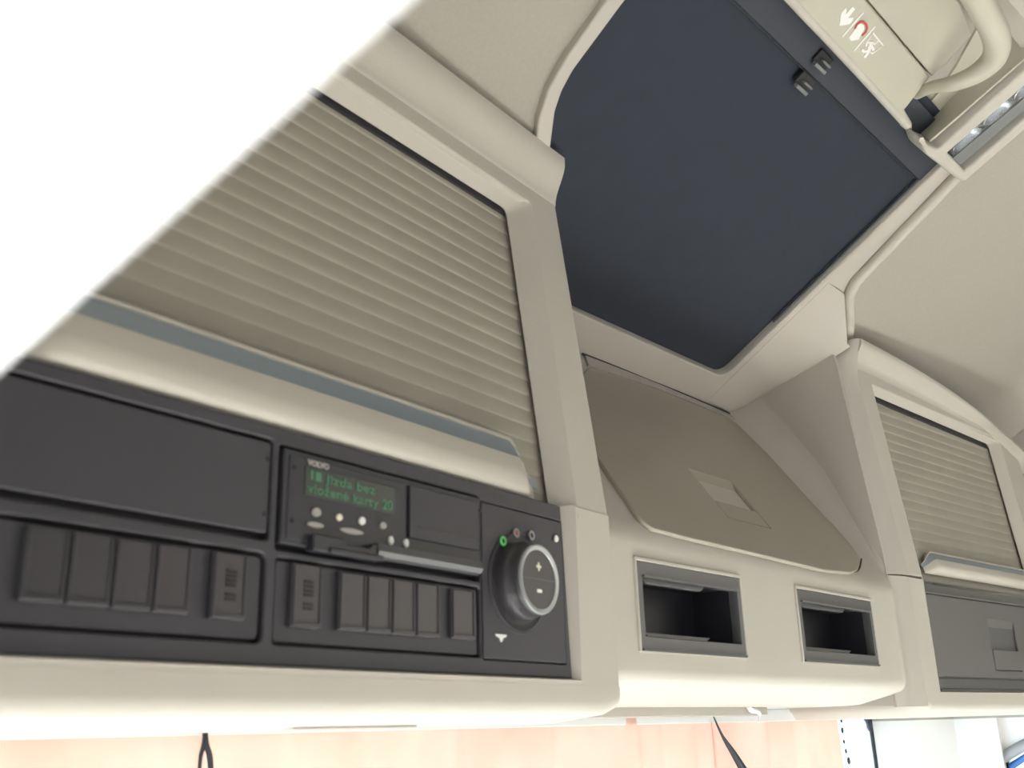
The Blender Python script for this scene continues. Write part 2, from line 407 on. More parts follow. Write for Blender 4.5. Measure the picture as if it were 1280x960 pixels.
text('display_text', PL, (ds0+dw*.85, dt0+dh*.10), '20', dh*.52, GREENT, dsp, f+.0008, width=dw*.12, bold=.0002)
lg = PL.at(383, 586, f); lg2 = PL.at(410, 588, f)
text('maker_lettering', PL, (lg[0], dt1+.0012), 'VOLVO', .0044, GREYL, tac, f+.0008, width=lg2[0]-lg[0], bold=.00025)
def blob(px, rw, rh, m, name='button'):
    s_, t_ = PL.at(*px, f+.001); plate(name, PL, [disc((s_, t_), rh, 18, rw/rh)], f+.0016, .0022, m, tac, .0006)
blob((396, 640), .0034, .0026, GREYL); blob((424.5, 646.5), .0024, .0021, YELP); blob((453, 651), .0026, .0025, WHITEP); blob((479, 656.6), .0031, .0022, GREYL)
blob((395, 656), .0062, .0017, GREYL); blob((440, 664), .0098, .0017, GREYL); blob((489, 675.6), .0022, .0028, WHITEP); blob((508, 679), .0022, .0028, WHITEP)
a = PL.at(392, 664, .003); b = PL.at(480, 702, .003)
cs = plate('card_slot', PL, [rnd([(a[0], a[1]-.001), (a[0]+.024, a[1]-.001), (a[0]+.027, a[1]-.004), (b[0]-.013, a[1]-.004), (b[0]-.010, a[1]-.001), (b[0], a[1]-.001), (b[0], b[1]), (a[0], b[1])], .0015)], .0035, .008, TACHO, tac, .001)
plate('card_slot_lip', PL, [rnd(rc(a[0]+.012, b[1]-.0005, b[0]-.004, b[1]+.003), .001)], .005, .003, TACHO, cs, .0008)
a = PL.at(512, 602, 0); b = PL.at(597, 690, 0)
pd = plate('printer_drawer', PL, [rnd(rc(a[0], b[1]+.001, .1785, a[1]-.002), .0012)], .0005, .003, TACHO, tac, .0006)
plate('drawer_line', PL, [rc(a[0]+.008, b[1]+.0085, .174, b[1]+.0092)], .0010, .001, DARK2, pd, .0002)
a = PL.at(470, 686, .002)
st = sweep('drawer_lip', PL, [(-.0535, -.002), (-.0535, .003), (-.0505, .0052), (-.0455, .0035), (-.0450, -.002)], a[0], .1765, BINF, tac, smooth=30)
# ------------------------------------------------------------------ dial unit
dia = thing('heater_dial_panel', 'charcoal control panel with round plus and minus dial at the fascia right end', 'control panel', PL.w(.237, -.108, -.02))
plate('faceplate', PL, [rnd(rc(.1857, -.1088, .2880, -.0012), .0012)], -.0030, .006, DARK, dia, .0008)
kc = (.2390, -.0500)
def solve_c(px, off):                            # where a point standing off the panel sits
    return PL.at(px[0], px[1], off)
kc = solve_c((674, 724), .015)
print('DIAL', kc)
ring = lathe('dial_dish', PL, (kc[0]-.001, kc[1]-.001), [(.0365, -.0032), (.0362, -.0022), (.034, -.0014), (.031, -.0026), (.0295, -.0028), (.0295, -.0040)], DARK2, dia)
kn = lathe('dial', PL, kc, [(.0285, -.0028), (.0285, .003), (.0272, .0055), (.0262, .0068), (.0258, .0120), (.0252, .0142), (.0246, .0148)], DARK2, dia)
lathe('dial_ring', PL, kc, [(.0250, .0138), (.0249, .0154), (.0238, .0160), (.0212, .0155), (.0206, .0142)], SILVER, kn)
lathe('push_cap', PL, kc, [(.0208, .0138), (.0204, .0146), (.0190, .0142), (.0100, .0138), (.0008, .0137)], DARK2, kn)
plate('cap_split', PL, [rc(kc[0]-.0225, kc[1]-.0004, kc[0]+.0225, kc[1]+.0004)], .0149, .0012, BINF, kn, .0002)
plate('plus_mark', PL, [[(kc[0]+a_, kc[1]+.009+b_) for a_, b_ in ((-.0009, -.0030), (.0009, -.0030), (.0009, -.0009), (.0030, -.0009), (.0030, .0009), (.0009, .0009), (.0009, .0030), (-.0009, .0030), (-.0009, .0009), (-.0030, .0009), (-.0030, -.0009), (-.0009, -.0009))]], .0152, .0012, YELP, kn, .0001)
plate('minus_mark', PL, [rnd(rc(kc[0]-.003, kc[1]-.0095, kc[0]+.003, kc[1]-.0072), .0008)], .0152, .0012, WHITEP, kn, .0001)
def ringl(px, m, mi=BLACK, r=.0036):
    c = PL.at(px[0], px[1], 0); o = plate('indicator', PL, [disc(c, r, 22), disc(c, r*.55, 16)], -.0008, .0015, m, dia, .0003)
    plate('indicator_core', PL, [disc(c, r*.54, 16)], -.0014, .0012, mi, o, .0002)
ringl((631, 676), GREENL); ringl((647.5, 666), GREYL, REDL); ringl((666.5, 669), GREYL)
c = PL.at(697.5, 673, 0); plate('indicator', PL, [disc(c, .0026, 18)], -.0010, .0015, WHITEP, dia, .0004)
c = PL.at(626, 797, -.003)
plate('horn_symbol', PL, [[(c[0]-.0065, c[1]+.0022), (c[0]+.0065, c[1]+.0022), (c[0]+.0060, c[1]+.0008), (c[0]+.0022, c[1]-.0004), (c[0]+.0006, c[1]-.0030), (c[0]-.0006, c[1]-.0030), (c[0]-.0022, c[1]-.0004), (c[0]-.0060, c[1]+.0008)]], -.0024, .0006, WHITEP, dia, .0001)

# ================================================================== CENTRE UNIT
cen = thing('centre_console', 'beige centre storage console with sloping lid between the two slatted lockers', 'cabinet', (.99, .6, .01))
prof = [(.655, .0205), (.62, .0200), (.580, .0200), (.560, .0212)]
for k in range(0, 7):
    a_ = rad(28) + k/6*rad(62); prof.append((.5145-.013*math.sin(a_), .0470-.013*math.cos(a_)))
zs = [.0606, .0985, .1365, .150]
for z in zs: prof.append((.5015, z))
for k in range(1, 6):
    t = k/5; p0 = V((.5015, .150)); p1 = V((.5015, .163)); p2 = V((.5135, .1770))
    q = p0*(1-t)**2+p1*2*t*(1-t)+p2*t*t; prof.append((q.x, q.y))
prof += [(.60, .2985), (.650, .3685), (.692, .4275)]
binA = (.7325, .0606, .9085, .1365); binB = (1.0288, .0606, 1.2215, .1365)
XR = 1.29; fr = .045
cols = [.692, .70, .71, binA[0], .82, binA[2], .97, binB[0], 1.12, binB[2], 1.24, XR-fr]
for k in range(1, 9): cols.append(XR-fr+fr*math.sin(k/8*math.pi/2))
rows = []
for i, (y, z) in enumerate(prof):
    j0 = max(i-1, 0); j1 = min(i+1, len(prof)-1)
    ty, tz = prof[j1][0]-prof[j0][0], prof[j1][1]-prof[j0][1]; L_ = math.hypot(ty, tz); ny, nz = -tz/L_, ty/L_
    r_ = []
    for x in cols:
        e = max(0.0, x-(XR-fr)); d = fr-math.sqrt(max(0, fr*fr-e*e))
        k = .10*max(0.0, min(1.0, (z-.012)/.0355)) + .90*max(0.0, min(1.0, (z-.165)/.15))
        r_.append(V((x, y+ny*d*k, z+nz*d*k)))
    rows.append(r_)
iz0 = [i for i, p in enumerate(prof) if abs(p[1]-.0606) < 1e-6 and abs(p[0]-.5015) < 1e-6][0]
ix = [cols.index(binA[0]), cols.index(binA[2]), cols.index(binB[0]), cols.index(binB[2])]
grid('console_body', rows, BEIGE, cen, cut=lambda i, j: iz0 <= i < iz0+2 and (ix[0] <= j < ix[1] or ix[2] <= j < ix[3]), smooth=45)
# lid
lidpx = [(736, 459), (821, 487), (907, 520.5), (923, 531), (970, 577), (1017, 627), (1064, 681), (1076, 699), (1073, 712), (1064, 715.5), (1032, 712.5), (939, 690), (870, 674), (817, 660.5), (801, 649), (782, 621), (764, 596), (740, 560), (700, 500)]
lidp = [PD.at(x, y, .004) for x, y in lidpx]
la = PD.at(857.5, 584, .004); lb = PD.at(918, 604, .004); lc = PD.at(962, 660, .004); ld = PD.at(914, 648, .004); le = PD.at(895, 624, .004)
ls0 = la[0]; ls1 = lb[0]; lt1 = (la[1]+lb[1])/2; ls1 = (lb[0]+lc[0])/2; ls0 = (la[0]+ld[0])/2; lt0 = (lc[1]+ld[1])/2; ltm = lt0+(lt1-lt0)*.36
lid = plate('lid', PD, [rnd(lidp, .004, 2), rc(ls0, lt0, ls1, lt1)], .004, .005, LIDM, cen, .0012)
plate('lid_gap', PD, [rnd([PD.at(x, y, .004) for x, y in lidpx], .004, 2)], -.0008, .0006, GROOVE, cen, .0001) if False else None
PDf = Pl(PD.w(0, 0, .0035), PD.u, PD.v)
latch_recess('latch_pocket', PDf, ls0-.0006, ltm-.004, ls1+.0006, lt1+.0006, .016, LIDM, lid)
plate('latch', PDf, [rnd(rc(ls0+.001, lt0+.001, ls1-.001, ltm), .003)], .0002, .003, LIDM, lid, .0008)
# dark groove line around the lid bottom
gl = [PD.at(x, y, .0) for x, y in [(1076, 699), (1073, 712), (1064, 715.5), (1032, 712.5), (939, 690), (870, 674), (817, 660.5), (801, 649), (782, 621), (764, 596)]]
tube('lid_seam', [PD.w(a_, b_, .0012) for a_, b_ in gl], [.0011]*len(gl), GROOVE, cen, seg=8, sub=4)
hinge = plate('hinge_gap', PD, [[PD.at(x, y) for x, y in [(728, 440), (915, 516.5), (926, 531), (907, 521), (820, 486.5), (734, 458)]]], .003, .004, FABRICB, cen, .001)
g2 = [PD.at(x, y, .003) for x, y in [(728, 442), (820, 478), (912, 517)]]
tube('hinge_seam', [PD.w(a_, b_, .003) for a_, b_ in g2], [.0012]*3, GROOVE, cen, seg=8)

def bin_(rc_, label):
    s0, t0, s1, t1 = rc_
    b = thing('storage_slot', label, 'storage slot', PC.w((s0+s1)/2, t0, -.05), 'empty dark storage slots in the centre console')
    plate('frame', PC, [rnd(rc(s0+.0005, t0+.0003, s1-.0005, t1-.0003), .001), rnd(rc(s0+.008, t0+.0125, s1-.007, t1-.013), .001)], .0015, .010, BINF, b, .0008)
    i0, j0, i1, j1 = s0+.006, t0+.010, s1-.006, t1-.011
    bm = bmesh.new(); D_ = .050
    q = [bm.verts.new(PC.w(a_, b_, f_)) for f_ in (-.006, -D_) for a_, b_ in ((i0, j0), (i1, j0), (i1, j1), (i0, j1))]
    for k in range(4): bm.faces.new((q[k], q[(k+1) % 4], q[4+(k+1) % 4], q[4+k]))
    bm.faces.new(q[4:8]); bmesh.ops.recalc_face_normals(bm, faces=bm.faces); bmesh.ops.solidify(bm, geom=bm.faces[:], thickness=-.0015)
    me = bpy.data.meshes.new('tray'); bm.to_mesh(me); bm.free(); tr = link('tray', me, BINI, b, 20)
    w = i1-i0
    for k in (0, 1):
        tt = (j1-.004) if k else (j0+.0035)
        plate('retaining_rail', PC, [rnd([(i0+w*.10, tt-.0028), (i0+w*.64, tt-.0028), (i0+w*.70, tt+.003), (i0+w*.04, tt+.003)], .001)], -.004, .005, BINF, tr, .0006)
    sweep('top_lip', PC, [(t1-.014, .0), (t1-.0140, .0032), (t1-.0122, .0036), (t1-.0118, .0)], s0+.008, s1-.007, BINF, b)
    sweep('bottom_lip', PC, [(t0+.0004, .0), (t0+.0004, .0032), (t0+.0022, .0036), (t0+.0026, .0)], s0+.001, s1-.001, BINF, b)
    # pale surround standing a little proud of the console
    plate('surround', PC, [rnd(rc(s0-.0025, t0-.0008, s1+.0022, t1+.0035), .002), rc(s0+.0002, t0+.0002, s1-.0002, t1-.0002)], .0022, .005, BEIGE, b, .0010)['label'] = 'pale raised rim'
    return b
bin_(binA, 'larger looking dark empty storage slot, left one, nearest the round dial')
bin_(binB, 'dark empty storage slot, right one, nearest the right locker post')

# ================================================================== RIGHT LOCKER
locR = thing('overhead_locker', 'right beige overhead locker with slatted shutter above grey flap with recessed latch', 'cabinet', PR.w(.2, -.185, -.1))
SE = .50
rl, rt, rb = .0095, .0, 0
T_OFF = .175 - PR.o.z                              # height of the seam on PR
# upper frame
ro = [(-.0385, .0015), (.47, .0015), (.47, .285), (-.0385, .300)]
up2 = plate('upper_frame', PRu, [[(-.0385, .0015), (-.0005, .0015), (.001, .274), (.004, .277), (.400, .266), (.409, .256), (.395, .0015), (.47, .0015), (.47, .285), (-.0385, .300)]], 0, .03, BEIGE, locR, .0020)
rin = rnd([(.0085, -.002), (.380, -.002), (.3935, .2590), (.0085, .2715)], [0, 0, .010, .002])
rio2 = rnd([(-.0015, -.002), (.397, -.002), (.412, .2675), (-.0005, .2785)], [0, 0, .012, .004])
bz = bezel_ring('tmp', PRu, rio2, rin, -.001, -.014, BEIGE, locR, skip=(0,))
def topR(a): return .333 - .030*max(0, (a+.06)/.5) - .055*max(0, (a+.06)/.5)**3
rows = []
for k in range(24):
    a = -.0385 + (.50+.0385)*k/23; tt = topR(a); tb_ = .298-.03*max(0, (a)/.5)
    tip = .020
    pr = [(tb_-.012, -.002), (tb_-.004, .0)]
    for q in range(1, 8):
        x = q/7; pr.append((tb_+(tt-.005-tb_)*x, tip*(x*x*(3-2*x))))
    pr += [(tt-.001, tip), (tt, tip-.004), (tt, -.022), (tb_-.012, -.028)]
    rows.append([PRu.w(a, t, f_) for t, f_ in pr])
cr = grid('tmp', rows, BEIGE, locR, closed=True, smooth=50)
# rounded edge strip of the post towards the cheek
def edge_strip(P_keep, t0, t1, top=False):
    rows = []
    n = 12
    for k in range(n+1):
        t = t0+(t1-t0)*k/n
        fl = 0.0
        if top: x = max(0.0, (t-.285)/(.333-.285)); fl = .020*(x*x*(3-2*x))
        xx = max(0.0, (t-.285)/(.333-.285)) if top else 0.0
        class Q:
            def w(self, a, t, f): return P_.w(-.036+(a+.036)*(1-.72*xx*xx), t, f)
        P_ = P_keep; P = Q()
        rows.append([P.w(-.036, t, .0-.03), P.w(-.037, t, .0+fl), P.w(-.041, t, -.0008+fl), P.w(-.050, t, -.0018+fl), P.w(-.062, t, -.0036+fl*.9), P.w(-.0715, t, -.0066+fl*.8), P.w(-.0765, t, -.011+fl*.6), P.w(-.0778, t, -.020), P.w(-.06, t, -.032)])
    return grid('tmp', rows, BEIGE2, locR, closed=True, smooth=60)
es = edge_strip(PRu, .0012, .331, True)
join('upper_frame', [up2, bz, cr, es])
sh2 = slats('roller_shutter', PRu, .000, .405, .004, .276, -.0185, .0144, SHUT, locR)
plate('shutter_slot', PRu, [[(.0075, .2635), (.392, .2510), (.392, .2620), (.0075, .2745)]], -.0150, .003, GROOVE, sh2, .0003)
bar(PRu, .035, .45, .012, .042, sh2, end=.022, base=-.012, o=.013)
# lower frame
b0 = PR.at(1182, 864)[1]
lo2 = plate('lower_frame', PR, [[(-.0385, b0-.006), (.55, b0-.006), (.55, T_OFF-.0012), (.50, T_OFF-.0012), (.50, b0-.0015), (.0, b0-.0015), (-.0005, T_OFF-.0012), (-.0385, T_OFF-.0012)]], 0, .03, BEIGE, locR, .0012)
bz3 = bezel_ring('tmp', PR, [(-.001, b0-.0025), (.505, b0-.0025), (.505, T_OFF-.001), (-.001, T_OFF-.001)], [(.0115, b0), (.49, b0), (.49, T_OFF-.005), (.0085, T_OFF-.005)], -.0008, -.008, BEIGE, locR, skip=(2,))
lp = lip(PR, -.0385, .55, b0-.005, .020, b0-.030, BEIGE, locR, ends=(True, False), rc_end=.02)
es2 = edge_strip(PR, b0-.018, T_OFF-.0012)
join('lower_frame', [lo2, bz3, lp, es2])
# grey flap with latch
q0 = PR.at(1230, 775, -.006); q1 = PR.at(1266, 776.5, -.006); q2 = PR.at(1277.6, 839.5, -.006); q3 = PR.at(1248, 839.5, -.006); qm = PR.at(1256, 813, -.006)
fs0 = (q0[0]+q3[0])/2; fs1 = (q1[0]+q2[0])/2; ft1 = (q0[1]+q1[1])/2; ft0 = q2[1]
tt = PR.at(1161, 742, -.006)[1]; tb2 = PR.at(1178, 847, -.006)[1]
flap = thing('storage_flap', 'grey plastic flap with recessed finger latch below the right shutter', 'flap door', PR.w(.15, b0, -.02))
plate('backing', PR, [rc(.0115, b0+.0002, .49, T_OFF-.0055)], -.0085, .002, BINF, flap, .0004)
fl_ = plate('flap_panel', PR, [rnd(rc(.0125, tb2+.0012, .488, tt-.0008), .001), rc(fs0, ft0, fs1, ft1)], -.0055, .003, GREYP, flap, .0008)
PRf = Pl(PR.w(0, 0, -.0058), PR.u, PR.v)
latch_recess('latch_pocket', PRf, fs0-.0004, qm[1]-.002, fs1+.0004, ft1+.0004, .011, GREYP, fl_)
plate('latch', PRf, [rnd(rc(fs0+.001, ft0+.001, fs1-.001, qm[1]), .003)], .0012, .004, GREYP, fl_, .0008)
sweep('top_strip', PR, [(tt+.0002, -.0085), (tt+.0002, -.0050), (tt+.0018, -.0044), (tt+.003, -.0052), (T_OFF-.0055, -.0060), (T_OFF-.0055, -.0085)], .0120, .488, GREYP, flap)
sweep('bottom_strip', PR, [(b0+.0005, -.0085), (b0+.0005, -.0030), (b0+.0028, -.0032), (b0+.0040, -.0052), (tb2-.0012, -.0060), (tb2-.0006, -.0085)], .0120, .488, BINF, flap)

# cheek between the centre console and the right locker
chk = plate('cheek_panel', PK, [[(-.503, .035), (-.503, .20), (-.517, .33), (-.530, .462), (-.534, .4812), (-.600, .4610), (-.6855, .4345), (-.72, .42), (-.50, .08), (-.505, .03)]], 0, .012, BEIGE2, None, .0008)
tag(chk, 'plain grey beige side panel between the centre console and the right locker', 'panel')

# ================================================================== ROOF
def roofgrid(name, x0, x1, b0_, b1_, off, m, nx, ny, fz=None, xe=None):
    rows = []
    for i in range(ny+1):
        b = b0_+(b1_-b0_)*i/ny; r = []
        for j in range(nx+1):
            x = x0+((xe(b) if xe else x1)-x0)*j/nx; p = PF.w(x, b, off)
            if fz: p = fz(p, x, b)
            r.append(p)
        rows.append(r)
    return grid(name, rows, m, None, thick=-.012, smooth=60)
def rightshape(p, x, b):
    # padded lining: slightly proud along the rail, coved into the side wall
    e = max(0.0, min(1.0, (1.335-x)/.085)); d = .012*(1-e)**.5*0 + .010*(1-e*e)
    c = max(0.0, (x-1.86)/.15)
    return p + PF.n*(d*1.0 + .050*c*c)
# outlines on the roof plane
tro = [(664, 175), (668, 166), (669.5, 146), (682, 107), (705, 67), (752, 0), (812, -85)]
tri = [(684, 190), (685, 180), (690.6, 135), (699, 110), (713, 84), (775, 0), (838, -90)]
tro = PF.pts(tro); tri = PF.pts(tri)
rl_o = PF.pts([(1050, 436), (1053, 400), (1053, 366), (1060, 347), (1073, 332), (1170, 230), (1200, 199)])
hr_e = PF.pts([(890, 467.5), (903, 467.5), (983, 400), (1147, 230), (1166, 208)])
top_b = PF.at(1140, 162)[1]+.006
TOPB = .60
# hatch frame: trim plate with the blind opening
lowL = PF.at(722, 390); lowR = PF.at(903, 467.5)
hb = (lowL[1]+lowR[1])/2; hx1 = (hr_e[1][0]+hr_e[3][0])/2
left_in = [(min(p[0], .70), p[1]) for p in tri]
_p = [(left_in[0][0]-.02, -.012), (1.292, -.012)] + [(p[0], p[1]) for p in rl_o[1:]] + [(hx1, rl_o[-1][1]), (hx1, hb), (left_in[0][0]+.012, hb)] + [(p[0], p[1]) for p in left_in[0:6]] + [(left_in[5][0], top_b+.05), (tro[5][0], top_b+.05)] + [(p[0], p[1]) for p in reversed(tro[0:6])]
_r2 = [0, .004] + [.003]*(len(rl_o)-1) + [.001, .020, .004] + [.004]*6 + [0, 0] + [.004]*5 + [0]
hf = plate('hatch_frame', PF, [rnd(_p, _r2, 6)], .006, .014, BEIGE2, None, .002)
_cs = [(.6855, .4345), (.630, .452), (.575, .4685), (.534, .4812), (.512, .4895)]; _bb = [.0, .06, .12, .185, .225]
_rw = [[PF.w(1.200, b_, .0045) for b_ in _bb], [PF.w(1.222, b_, .0072) for b_ in _bb], [PF.w(1.243, b_, .0120-.004*i_/4) for i_, b_ in enumerate(_bb)], [V((1.290, y_, z_)) for y_, z_ in _cs], [V((1.300, y_, z_+.0)) for y_, z_ in _cs]]
sk_ = grid('tmp', _rw, BEIGE2, None, thick=.002, smooth=60)
join('hatch_frame', [hf, sk_])
tag(hf, 'beige moulded frame around the dark roof hatch blind', 'frame')
# rail bead along the right edge of the frame
rp = [PF.w(a_+.006, b_, .010) for a_, b_ in rl_o]
rail = tube('roof_rail', rp, [.008]*len(rp), BEIGE, None, seg=12, sub=6, flat=1.0)
tag(rail, 'slim beige moulding running from the right locker corner up to the roof lamp', 'moulding')
# blind
bl = thing('roof_blind', 'dark blue-grey pull blind closed under the roof hatch', 'blind', PF.w(.9, .2, -.01))
plate('blind_cloth', PF, [[(.58, hb-.012), (hx1+.012, hb-.012), (hx1+.012, top_b+.03), (.58, top_b+.03)]], -.006, .003, BLIND, bl, .0008)
sb = PF.at(960, 45, -.004)[1]; sb2 = PF.at(1145, 222, -.004)[1]; sm = (sb+sb2)/2
rail1 = plate('pull_rail', PF, [[(.57, sm+.001), (hx1+.002, sm+.001), (hx1+.002, top_b+.02), (.57, top_b+.02)]], -.0005, .005, BLINDR, bl, .0012)
plate('rail_groove', PF, [rc(.57, sm-.0012, hx1, sm+.0008)], -.0022, .002, BLACK, bl, .0002)
tube('side_guide', [PF.w(hx1-.003, hb+.10, -.0015), PF.w(hx1-.0035, sm, -.0015)], [.0016, .0016], BLINDR, bl, seg=8)
def clip(px):
    c = PF.at(px[0], px[1], .004)
    h = plate('pull_tab', PF, [rnd(rc(c[0]-.013, c[1]-.002, c[0]+.013, c[1]+.012), .002)], .0030, .006, BLACK, bl, .001)
    plate('tab_rib', PF, [rnd(rc(c[0]-.011, c[1]-.005, c[0]+.011, c[1]-.001), .001)], .008, .006, LAMPG, h, .0008)
    plate('tab_rib', PF, [rnd(rc(c[0]-.004, c[1]+.003, c[0]+.012, c[1]+.0055), .001)], .007, .005, LAMPG, h, .0008)
clip((1003, 108)); clip((1026, 81))
# headlining left and right
def trim_edge(b):
    P_ = [(p[1], (p[0]+q[0])/2) for p, q in zip(tro, tri)]
    if b <= P_[0][0]: return P_[0][1]
    for (b0_, x0_), (b1_, x1_) in zip(P_, P_[1:]):
        if b <= b1_: return x0_+(x1_-x0_)*(b-b0_)/(b1_-b0_)
    return P_[-1][1]
struct(roofgrid('ceiling', -.05, .6, -.16, 1.6, -.002, FABRIC, 24, 90, xe=trim_edge), 'beige fabric roof lining left of the hatch').name = 'ceiling'
c2 = roofgrid('ceiling', rl_o[3][0]+.005, 2.02, -.16, 1.6, -.004, FABRIC, 40, 40, rightshape)
struct(c2, 'beige fabric roof lining on the right')
c3 = plate('ceiling', PF, [[(.55, top_b+.03), (1.30, top_b+.03), (1.30, 1.6), (.55, 1.6)]], -.012, .012, FABRIC, None, .001)
struct(c3, 'roof lining behind the hatch')

# ================================================================== ROOF CONSOLE (exit sign panel, grab handle, lamp)
PQ = Pl(PF.w(0, 0, .022), PF.u, PF.v)
rc_l = thing('roof_console', 'beige roof console panel with emergency exit pictograms beside the dark blind', 'console', PQ.w(.95, .45, .0))
A_ = PQ.pts([(985, -6), (1085, -6), (1164, 96), (1131, 138), (1140, 163), (1136, 162)])
x1 = (A_[2][0]); 
pa = PQ.pts([(1078, -5), (1164, 96), (1131.5, 137.5), (1139.5, 152), (1149, 163)])
pxl = [(931, -70), (1022, -70), (1164, 96), (1131.5, 137.5), (1150, 172), (1140, 162)]
pan1 = plate('sign_panel', PQ, [PQ.pts([(931, -66), (1028, -66), (1164, 96), (1131.5, 137.5), (1141, 154), (1141, 163)])], 0, .018, TRIM, rc_l, .003)
pan2 = plate('cover_panel', PQ, [PQ.pts([(1029.5, -66), (1140, -66), (1200, 5), (1214, 44), (1184, 77), (1165.5, 95)])], .0, .018, TRIM, rc_l, .0008)
# black sheet for the shade in the console side and opening beneath the panels
plate('recess_shade', PQ, [PQ.pts([(1120, 125), (1150, 60), (1220, 0), (1240, 20), (1200, 90), (1146, 160)])], -.036, .002, BLACK, rc_l, .0004)
# recessed floor behind the handle
def pw(px, off): return PQ.w(*PQ.at(px[0], px[1], off), off)
rows = [[pw((1139, 152), -.034), pw((1172, 114), -.034), pw((1193, 82), -.034), pw((1243, -8), -.034)],
        [pw((1150, 165), -.030), pw((1188, 125), -.032), pw((1218, 92), -.032), pw((1290, 0), -.032)],
        [pw((1158, 174), -.006), pw((1196, 141), -.006), pw((1225, 115), -.006), pw((1300, 50), -.006)],
        [pw((1163, 178), .002), pw((1200, 146), .002), pw((1232, 118), .002), pw((1310, 50), .002)]]
grid('handle_recess', rows, TRIM, rc_l, thick=.003, smooth=50)
rows = [[pw((1215, -30), -.015), pw((1235, 0), -.015), pw((1290, 75), -.015)],
        [pw((1232, -30), -.004), pw((1250, 0), -.004), pw((1300, 62), -.004)],
        [pw((1242, -30), .004), pw((1262, 0), .004), pw((1312, 60), .004)],
        [pw((1300, -60), .0), pw((1330, 0), .0), pw((1360, 60), .0)]]
grid('side_moulding', rows, BEIGE2, rc_l, thick=.003, smooth=50)
# rim highlight along the blind
e0 = PQ.at(990, 0); e1 = PQ.at(1141, 163)
tube('edge_bead', [PQ.w(PQ.at(925, -72)[0], PQ.at(925, -72)[1], -.004), PQ.w(*e0, -.004), PQ.w(*PQ.at(1065, 80), -.004), PQ.w(*PQ.at(1137, 159), -.004)], [.005]*4, BEIGE, rc_l, seg=12)
# pictograms
def sgn(name, px, m, off=.0006): return plate(name, PQ, [PQ.pts(px)], off, .0007, m, rc_l, .0001)
def seg2(px, a0, sc=12.0, o=(1040, 0)): return [(o[0]+x/sc, o[1]+y/sc) for x, y in px]
sgn('arrow_symbol', seg2([(105, 385), (130, 200), (210, 105), (213, 150), (205, 210), (300, 95), (345, 130), (235, 270), (310, 258), (320, 280), (265, 355), (180, 375)], 0), WHITEP)
sgn('divider_line', seg2([(145, 545), (158, 556), (475, 190), (462, 178)], 0), WHITEP)
sgn('divider_line', seg2([(318, 756), (332, 766), (652, 398), (640, 385)], 0), WHITEP)
sgn('hand_symbol', seg2([(245, 565), (300, 490), (330, 450), (385, 375), (430, 350), (470, 370), (480, 430), (455, 480), (420, 540), (395, 590), (340, 600), (285, 615)], 0), WHITEP)
arc = [(335, 425), (365, 365), (410, 325), (460, 320), (505, 360), (520, 420), (500, 480), (440, 530)]
def ribbon(px, w, m, name, off=.0008):
    P_ = [PQ.at(x, y) for x, y in px]; L1 = []; L2 = []
    for i, p in enumerate(P_):
        a_ = V(P_[max(i-1, 0)]); b_ = V(P_[min(i+1, len(P_)-1)]); d = (b_-a_).normalized(); nrm = V((-d.y, d.x))
        L1.append(tuple(V(p)+nrm*w)); L2.append(tuple(V(p)-nrm*w))
    return plate(name, PQ, [L1+L2[::-1]], off, .0007, m, rc_l, .0001)
ribbon(seg2(arc, 0), .0011, REDP, 'turn_arrow_symbol', .0013)
ribbon(seg2([(500, 665), (610, 490), (760, 680), (600, 800), (570, 780)], 0), .0009, WHITEP, 'exit_door_symbol')
ribbon(seg2([(590, 620), (560, 700), (545, 770), (480, 860)], 0), .0022, WHITEP, 'running_figure_symbol')
ribbon(seg2([(440, 740), (480, 775), (535, 760)], 0), .0014, WHITEP, 'running_figure_symbol')
ribbon(seg2([(505, 690), (520, 630), (600, 635), (640, 660), (690, 600)], 0), .0012, WHITEP, 'running_figure_symbol')
ribbon(seg2([(585, 680), (605, 720), (620, 755)], 0), .0014, WHITEP, 'running_figure_symbol')
# grab handle
hd = tube('grab_handle', [pw((1146, 118), -.012), pw((1165, 109), .010), pw((1192, 104), .030), pw((1222, 91), .042), pw((1243, 71), .048), pw((1245, 45), .050), pw((1226, 5), .050), pw((1195, -48), .048)],
          [.0055, .0065, .0085, .0105, .0125, .0135, .0135, .0135], TRIM, None, seg=18, sub=8)
tag(hd, 'curved beige grab handle in the upper right corner beside the reading lamp', 'handle')
# lamp
lam = thing('reading_lamp', 'clear rectangular roof lamp with shiny reflectors set in a beige housing', 'lamp', PQ.w(1.15, .5, .0))
ho = PQ.pts([(1141, 164), (1153, 174), (1166, 180), (1232, 118), (1330, 30), (1400, 40), (1300, 132), (1197, 222), (1186, 215), (1149, 186)])
hi_ = PQ.pts([(1177, 184), (1199, 207), (1300, 119), (1345, 70), (1318, 62), (1280, 94)])
plate('housing', PQ, [rnd(ho, .006, 4), rnd(hi_, .0015, 2)], .012, .034, BEIGE, lam, .004)
